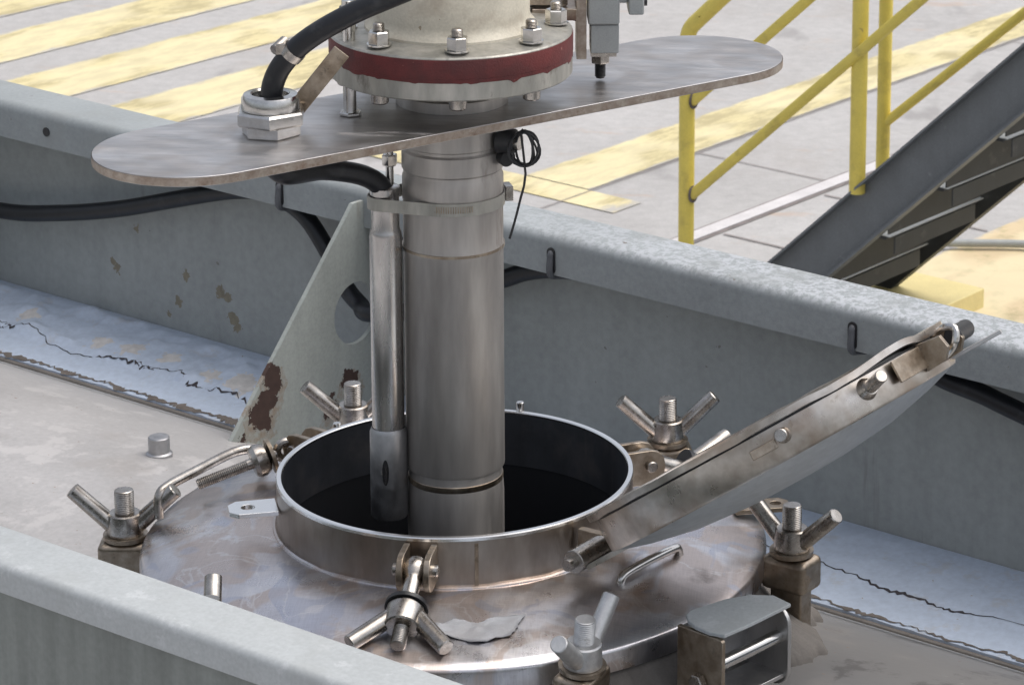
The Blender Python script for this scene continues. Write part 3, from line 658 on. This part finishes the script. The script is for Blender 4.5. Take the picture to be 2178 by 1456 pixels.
# ------------------------------------------------------------------ standpipe
sp = thing('standpipe', 'tall stained steel standpipe with a red edged flange standing in the open neck', 'standpipe', FR @ Matrix.Translation((0, 0, -.189)))
R0 = .069
obj('pipe', MB().lathe([(R0 - .0012, -.188), (R0 - .0012, -.03), (R0 - .0028, -.004), (R0 - .0042, .0105), (R0 - .0004, .0118), (R0, .0145), (R0, .328), (R0 + .0012, .331), (R0 + .0012, .339), (R0, .342), (R0, .402), (R0 + .0006, .404), (R0 + .0006, .436), (R0 - .001, .440), (R0 - .0015, .446), (R0 + .001, .449), (R0 + .001, .475), (R0 - .002, .478), (R0 - .002, .482), (R0, .484), (R0, .5265)], n=96), M_tube, sp, FR)
obj('groove_band', MB().lathe([(R0 - .0024, -.010), (R0 - .0020, -.009), (R0 - .0024, -.002), (R0 - .0032, -.001)], n=80), M_lug, sp, FR)
obj('weld_ring', MB().lathe([(R0 - .001, .3325), (R0 + .002, .334), (R0 + .002, .3375), (R0 - .001, .339)], n=80), M_lug, sp, FR)
obj('boss', MB().lathe([(.0765, .5405), (.0765, .556), (.071, .560), (.071, .583), (.0, .583)], n=64), M_tube, sp, FR)
obj('flange', MB().lathe([(.05, .583), (.163, .583), (.165, .585), (.165, .611), (.163, .613), (.05, .613)], n=8 * 12), M_flange, sp, FR)
obj('upper_flange', MB().lathe([(.05, .6135), (.164, .6135), (.1652, .615), (.1652, .641), (.1635, .643), (.116, .648), (.05, .648)], n=96), M_flange, sp, FR)
obj('red_band', MB().lathe([(.1653, .6132), (.1660, .614), (.1660, .6385), (.1653, .640)], n=96), M_red, sp, FR)
vs = []; fs = []; n = 240
for i in range(n):
    a = 2 * PI * i / n; dz = .004 + .010 * max(0, mnoise.fractal(Vector((math.cos(a) * 5, math.sin(a) * 5, 2)), .9, 2.1, 5)) ; f_ = max(0, min(1, (math.sin(a + 2.2) + .6)))
    x, y = math.cos(a), math.sin(a); dz = dz * (.35 + .65 * f_)
    vs += [(x * .1656, y * .1656, .6136), (x * .1656, y * .1656, .6128 - dz), (x * .1652, y * .1652, .6122 - dz)]
for i in range(n):
    for k in (0, 1): fs.append((3 * i + k, 3 * i + k + 1, 3 * ((i + 1) % n) + k + 1, 3 * ((i + 1) % n) + k))
obj('paint_smear', MB().add(vs, fs), M_red, sp, FR)
obj('body', MB().lathe([(.1175, .6475), (.117, .651), (.112, .656), (.1085, .661), (.107, .667), (.107, .96), (.09, .99), (0, 1.0)], n=96), M_body, sp, FR)
# the long plate
pa = .725; PM = FR @ Matrix.Translation((.008, .003, .53)) @ Matrix.Rotation(pa, 4, 'Z')
L_, W_ = .414, .125
out = [(L_ + W_ * math.cos(a), W_ * math.sin(a)) for a in [(-90 + 180 * k / 28) * PI / 180 for k in range(29)]] + [(-L_ + W_ * math.cos(a), W_ * math.sin(a)) for a in [(90 + 180 * k / 28) * PI / 180 for k in range(29)]]
pt = obj('plate', MB().prism(out, -.0028, .0102), M_plate, sp, PM, bev=.0008, ang=25)
pt['label'] = 'long round-ended steel plate'
ed = [(x * 1.0, y) for x, y in out]
vs = [(x + .0006 * (1 if x > 0 else -1) * abs(x) / .54, y * 1.004, z) for z in (-.0018, .0088) for x, y in out]; n = len(out)
obj('plate_edge', MB().add(vs, [(i, (i + 1) % n, n + (i + 1) % n, n + i) for i in range(n)]), M_edge, pt, PM)
# flange bolts
for k in range(8):
    a = math.radians(-79 + 45 * k); x, y = .143 * math.cos(a), .143 * math.sin(a)
    fb = obj('flange_bolt', MB().lathe([(0, .567), (.010, .567), (.012, .569), (.012, .5825), (.0078, .5825)] + thread(.0078, .655, .678, .002) + [(0, .678)], (x, y, 0), n=18), M_bolt, sp, FR)
    obj('nut', MB().hexa((x, y, .6485), (x, y, .667), .0148, .0015, a0=.3 * k).lathe([(.008, .6475), (.0165, .6475), (.0165, .6495), (.008, .6495)], (x, y, 0), n=28, closed=True), M_bright, fb, FR)
obj('stay_stud', MB().cyl((-.126, -.085, .541), (-.126, -.085, .70), .0088, ch=.0005), M_bright, sp, FR)
obj('stay_nut', MB().hexa((-.126, -.085, .5405), (-.126, -.085, .546), .0155), M_bright, sp, FR)

# ------------------------------------------------------------------ side conduit
cx, cy = -.0895, -.030
cd = thing('sampling_conduit', 'thin bright conduit strapped along the standpipe with a slotted end socket', 'conduit', FR @ Matrix.Translation((cx, cy, -.06)))
obj('conduit', MB().lathe([(.0225, .06), (.0225, .355), (.0215, .361), (.0195, .366), (.0195, .412), (.021, .414), (.021, .424), (.017, .426)], (cx, cy, 0), n=40), M_cond, cd, FR)
n = 40; prof = [(.0235, .075), (.0262, .068), (.0262, -.055), (.0245, -.058), (.0222, -.058), (.0222, .07)]
sk = obj('socket', MB().lathe(prof, (cx, cy, 0), n=40, closed=True), M_dull, cd, FR)
a = math.radians(-92)
d_ = Vector((math.cos(a), math.sin(a), 0)); tt = Vector((-d_.y, d_.x, 0))
P = [(.0048 * math.cos(q), .019 * math.sin(q)) for q in [2 * PI * k / 20 for k in range(20)]]
vs = [Vector((cx, cy, .015)) + d_ * (.0266) + tt * x + Vector((0, 0, z)) for x, z in P]; vs2 = [p - d_ * .003 for p in vs]
obj('slot', MB().add(vs + vs2, [tuple(range(20))] + [(i, (i + 1) % 20, 20 + (i + 1) % 20, 20 + i) for i in range(20)]), M_dark, sk, FR)
obj('slot_pin', MB().box((cx - .0005, cy - .0275, .012), (.003, .002, .026)), M_bright, sk, FR)
# strap round both tubes
def hull(z0, z1, ra, rb, th):
    P = []
    C1, C2 = Vector((0, 0)), Vector((cx, cy)); D = C2 - C1; base = math.atan2(D.y, D.x); k = math.acos((ra - rb) / D.length)
    for q in range(41): P.append(C1 + Vector((math.cos(base + k + (2 * PI - 2 * k) * q / 40), math.sin(base + k + (2 * PI - 2 * k) * q / 40))) * ra)
    for q in range(21): P.append(C2 + Vector((math.cos(base - k + 2 * k * q / 20), math.sin(base - k + 2 * k * q / 20))) * rb)
    n = len(P); cen = (C1 + C2) / 2; vs = []
    N = [(P[(i + 1) % n] - P[i - 1]).normalized() for i in range(n)]
    for off in (0, th):
        for z in (z0, z1): vs += [(*(P[i] + Vector((N[i].y, -N[i].x)) * off), z) for i in range(n)]
    fs = []
    for i in range(n):
        j = (i + 1) % n; fs += [(i, j, n + j, n + i), (2 * n + i, 3 * n + i, 3 * n + j, 2 * n + j), (i, 2 * n + i, 2 * n + j, j), (n + i, n + j, 3 * n + j, 3 * n + i)]
    return MB().add(vs, fs)
bc = thing('band_clamp', 'worm drive band clamp holding the conduit to the standpipe', 'clamp', FR @ Matrix.Translation((0, 0, .40)))
bd = obj('band', hull(.395, .413, R0 + .0016, .0232, .0012), M_flange, bc, FR)
a0 = math.radians(-108)
m = MB()
for k in range(16):
    a = math.radians(-100 + k * 2.6); x, y = (R0 + .0032) * math.cos(a), (R0 + .0032) * math.sin(a)
    m.box((0, 0, 0), (.0008, .0012, .009), Matrix.Translation((x, y, .4045)) @ Matrix.Rotation(a, 4, 'Z'))
obj('band_slots', m, M_lug, bd, FR)
obj('buckle', MB().box((0, 0, 0), (.011, .026, .021), Matrix.Translation(((R0 + .008) * math.cos(math.radians(20)), (R0 + .008) * math.sin(math.radians(20)), .4045)) @ Matrix.Rotation(math.radians(20), 4, 'Z')), M_bolt, bc, FR, bev=.001)

# ------------------------------------------------------------------ gland, hoses
gx, gy = -.213, -.188
gl = thing('cable_gland', 'shiny hexagonal cable gland on the left half of the long plate', 'gland', FR @ Matrix.Translation((gx, gy, .5404)))
obj('lock_nut', MB().hexa((0, 0, 0), (0, 0, .017), .040, .002, .4), M_bright, gl)
obj('hex_body', MB().hexa((0, 0, .016), (0, 0, .035), .0485, .003, .15), M_bright, gl)
obj('cap', MB().lathe([(.036, .034), (.038, .036), (.038, .050), (.035, .055), (.026, .0565), (.024, .054), (.024, .042), (0, .042)], n=48), M_bright, gl)
obj('thread_end', MB().lathe(thread(.028, -.045, -.0105), n=36), M_bolt, gl)
HB = FR
hose = thing('top_hose', 'thick black hose rising from the gland and leaving over the top', 'hose', FR @ Matrix.Translation((gx, gy, .585)))
obj('hose', MB().tube([(gx, gy, .586), (-.208, gy, .612), (-.195, gy - .004, .637), (-.171, gy - .01, .664), (-.136, gy - .015, .690), (-.094, gy - .018, .714), (-.048, gy - .018, .735), (.0, gy - .015, .755), (.06, gy - .01, .775), (.15, gy + .02, .79)], .0145, 22, 8), M_rubber, hose, FR)
hp = Vector((-.181, gy - .007, .654)); hd = Vector((.66, -.16, .74)).normalized()
hc = thing('hose_clamp', 'small screw clamp round the black hose just above the gland', 'clamp', FR @ Matrix.Translation(hp))
obj('band', MB().lathe([(.0148, -.006), (.0162, -.006), (.0162, .006), (.0148, .006)], hp, hd, 36, closed=True), M_bolt, hc, FR)
obj('screw', MB().cyl(hp + Vector((-.022, -.008, .004)), hp + Vector((-.012, .014, .012)), .0075, ch=.001).box(hp + Vector((-.014, -.004, .006)), (.012, .014, .013)), M_bolt, hc, FR)
obj('stay_strap', MB().prism([(0, -.012), (.100, -.012), (.100, .012), (0, .012)], -.002, .002, Matrix.Translation((gx + .027, gy + .040, .566)) @ Matrix.Rotation(-math.radians(52), 4, 'Y') @ Matrix.Rotation(math.radians(90), 4, 'X')), M_lug, sp, FR, bev=.001)
ph_ = thing('lower_hose', 'black hose bending from under the plate into the top of the conduit', 'hose', FR @ Matrix.Translation((cx, cy, .42)))
obj('hose', MB().tube([(gx, gy, .498), (gx + .016, gy + .012, .482), (-.165, -.105, .468), (-.132, -.072, .456), (-.110, -.050, .443), (-.095, -.036, .427), (cx, cy, .41), (cx, cy, .40)], .0145, 20, 8), M_rubber, ph_, FR)
ft = thing('clamp_fitting', 'bright screw fitting squeezed between the bent hose and the standpipe', 'fitting', FR @ Matrix.Translation((-.082, -.01, .45)))
obj('nut', MB().hexa((-.084, -.02, .452), (-.084, -.02, .468), .011), M_bright, ft, FR)
obj('screw', MB().cyl((-.084, -.02, .425), (-.084, -.02, .50), .0055), M_bright, ft, FR)

# ------------------------------------------------------------------ wire coil under the plate
kb = thing('cable_plug', 'black knob and bundled fitting beside the standpipe under the plate', 'plug', FR @ Matrix.Translation((.078, -.02, .48)))
obj('knob', MB().cyl((.066, -.022, .493), (.092, -.03, .493), .020, .017, 24, .003).cyl((.072, -.02, .47), (.080, -.03, .468), .012), M_dark, kb, FR)
obj('collar', MB().cyl((.092, -.03, .493), (.097, -.0315, .493), .012, n=20), M_bolt, kb, FR)
wc = thing('wire_coil', 'thin dark wire coiled beside the standpipe with one end hanging down', 'wire', FR @ Matrix.Translation((.1, -.05, .44)))
P = []
for k in range(64):
    a = k / 64 * 2 * PI * 5.3 + .6; P.append((.104 + (.017 + .005 * math.sin(k * .37)) * math.cos(a), -.042 + .006 * math.sin(k * .9), .484 + (.024 + .003 * math.cos(k * .5)) * math.sin(a)))
P += [(.106, -.046, .452), (.100, -.05, .42), (.090, -.05, .38), (.084, -.05, .36)]
obj('wire', MB().tube(P, .0017, 8, 2), M_dark, wc, FR)

# ------------------------------------------------------------------ actuator
ax0, ay0 = .1955, .13
ac = thing('switch_box', 'grey switch box with a screw tip hanging beside the red flange', 'box', FR @ Matrix.Translation((ax0, ay0, .56)))
FA = FR @ Matrix.Translation((ax0, ay0, -.034)) @ Matrix.Rotation(math.radians(8), 4, 'Z')
obj('housing', MB().box((0, 0, .74), (.044, .05, .16)), M_grey, ac, FA, bev=.003)
obj('lower_housing', MB().box((.0015, 0, .639), (.040, .045, .041)), M_grey, ac, FA, bev=.002)
obj('side_cover', MB().box((.045, .0, .74), (.022, .06, .13)).box((.027, 0, .74), (.014, .04, .10)), M_grey, ac, FA, bev=.003)
obj('cover_screw', MB().cyl((.056, -.01, .69), (.061, -.01, .69), .006), M_dark, ac, FA)
obj('neck_nut', MB().box((0, 0, .6155), (.036, .038, .005)).hexa((-.004, 0, .600), (-.004, 0, .613), .014), M_bolt, ac, FA)
obj('screw_tip', MB().lathe([(.0, .576), (.006, .578)] + thread(.0078, .58, .60, .002), (-.004, 0, 0), n=18), M_dark, ac, FA)
obj('back_plate', MB().box((-.031, .004, .69), (.014, .05, .16)), M_edge, ac, FA, bev=.001)
obj('bracket', MB().prism([(-.10, -.03), (-.045, -.03), (-.038, -.034), (-.038, .03), (-.10, .03)], .668, .685).prism([(-.12, -.026), (-.06, -.03), (-.06, .03), (-.12, .03)], .69, .70), M_edge, ac, FA, bev=.0015)
obj('bracket_bolt', MB().hexa((-.063, -.012, .6855), (-.063, -.012, .703), .013, .0015, .4).cyl((-.063, -.012, .703), (-.063, -.012, .712), .007), M_bright, ac, FA)

# ------------------------------------------------------------------ cable along the far wall with ties
VC = .738
cb = obj('wall_cable', MB().tube([(-2.6, VC, -.12), (-2.1, VC, -.145), (-1.80, VC, -.138), (-1.64, VC, -.113), (-1.477, VC, -.074), (-1.329, VC, -.028), (-1.209, VC, .009), (-1.13, VC, .026), (-1.06, VC, .024), (-1.003, VC, .002), (-.957, VC, -.044), (-.905, VC - .005, -.106), (-.86, VC - .018, -.125), (-.82, VC - .04, -.126), (-.74, VC - .02, -.11), (-.64, VC, -.06), (-.544, VC, -.017), (-.498, VC, .004), (-.44, VC, .02), (-.36, VC, .03), (-.2, VC, .045), (.0, VC, .05), (.16, VC, .045), (.26, VC, .022), (.341, VC, .001), (.41, VC, -.008), (.485, VC, -.023), (.8, VC, -.08), (1.4, VC, -.1), (2.2, VC, -.05)], .0155, 18, 6), M_rubber, None, FT)
tag(cb, 'black cable slung along the inside of the far wall below its rail', 'cable')
TL = [(-1.012, 'dark tie looped through the far rail left of the rib plate', .0), (-.400, 'dark tie looped through the far rail just right of the standpipe', .0),
      (.203, 'dark tie looped through the far rail near the raised lid tip', .0), (-1.68, '', 0)]
tie0 = None
for u, lab, _ in TL[:3]:
    M = FT @ Matrix.Translation((u, .688, .05))
    if tie0 is None:
        tie0 = thing('cable_tie', lab, 'cable tie', M, 'ties along the far rail')
        obj('strap', MB().tube([(0, -.0055, .010), (0, .0, .020), (0, .03, .022), (0, .066, -.005), (0, .055, -.030), (0, .014, -.024), (0, -.0055, -.016)], .0058, 10, 5, closed=True), M_tie, tie0)
        obj('slot', MB().prism([(.0085 * math.cos(q), .0085 * math.sin(q) + (.014 if math.sin(q) > 0 else -.014)) for q in [2 * PI * k / 20 for k in range(20)]], -.0012, .0006, Matrix(((1, 0, 0, 0), (0, 0, 1, -.003), (0, 1, 0, .006), (0, 0, 0, 1)))), M_dark, tie0)
    else: dup(tie0, M, lab, 'ties along the far rail')
obj('rail_hole', MB().cyl((-1.600, .6845, .062), (-1.600, .6875, .062), .0085), M_dark, tank, FT)

# ------------------------------------------------------------------ light
SUN_EL, SUN_DIR = 68., Vector((.8, .15, 0))
az = math.atan2(SUN_DIR.x, SUN_DIR.y)
sd = Vector((math.sin(az) * math.cos(math.radians(SUN_EL)), math.cos(az) * math.cos(math.radians(SUN_EL)), math.sin(math.radians(SUN_EL))))
sl = bpy.data.lights.new('sun', 'SUN'); sl.energy = .55; sl.angle = math.radians(75); sl.color = (1, .96, .9)
so = link(bpy.data.objects.new('sun', sl)); so.rotation_euler = (-sd).to_track_quat('-Z', 'Y').to_euler(); so.location = (0, 0, 20)
w = bpy.data.worlds.new('World'); sc.world = w; w.use_nodes = True; nt = w.node_tree
bg = nt.nodes['Background']; sky = nt.nodes.new('ShaderNodeTexSky'); sky.sky_type = 'NISHITA'; sky.sun_disc = False
sky.sun_elevation = math.radians(SUN_EL); sky.sun_rotation = az; sky.air_density = 1.; sky.dust_density = 6.; sky.ozone_density = 1.5
hs = nt.nodes.new('ShaderNodeHueSaturation'); hs.inputs['Saturation'].default_value = .45
nt.links.new(sky.outputs[0], hs.inputs['Color']); nt.links.new(hs.outputs[0], bg.inputs[0]); bg.inputs[1].default_value = .15

# ------------------------------------------------------------------ camera
pit, rol = math.radians(14.43), math.radians(-1.39)
Rz = Matrix.Rotation(rol, 3, 'Z')
up = Rz @ Vector((0, math.cos(pit), math.sin(pit))); ee = Rz @ Vector((1, 0, 0)); nn = up.cross(ee)
cam = bpy.data.cameras.new('camera'); co = link(bpy.data.objects.new('camera', cam)); sc.camera = co
co.matrix_world = Matrix.Translation((.621, -4.462, 1.763 + RIM)) @ Matrix((ee, nn, up)).to_4x4()
cam.sensor_width = 36; cam.lens = 7160 / 2178 * 36; cam.shift_x = (1089 - 1925) / 2178; cam.shift_y = (126 - 728) / 2178
cam.clip_start = .05; cam.clip_end = 500
cam.dof.use_dof = True; cam.dof.focus_distance = 4.75; cam.dof.aperture_fstop = 30
sc.view_settings.view_transform = 'Standard'; sc.view_settings.look = 'None'; sc.view_settings.exposure = .36; sc.view_settings.gamma = 1
sc.cycles.max_bounces = 8; sc.cycles.use_denoising = True
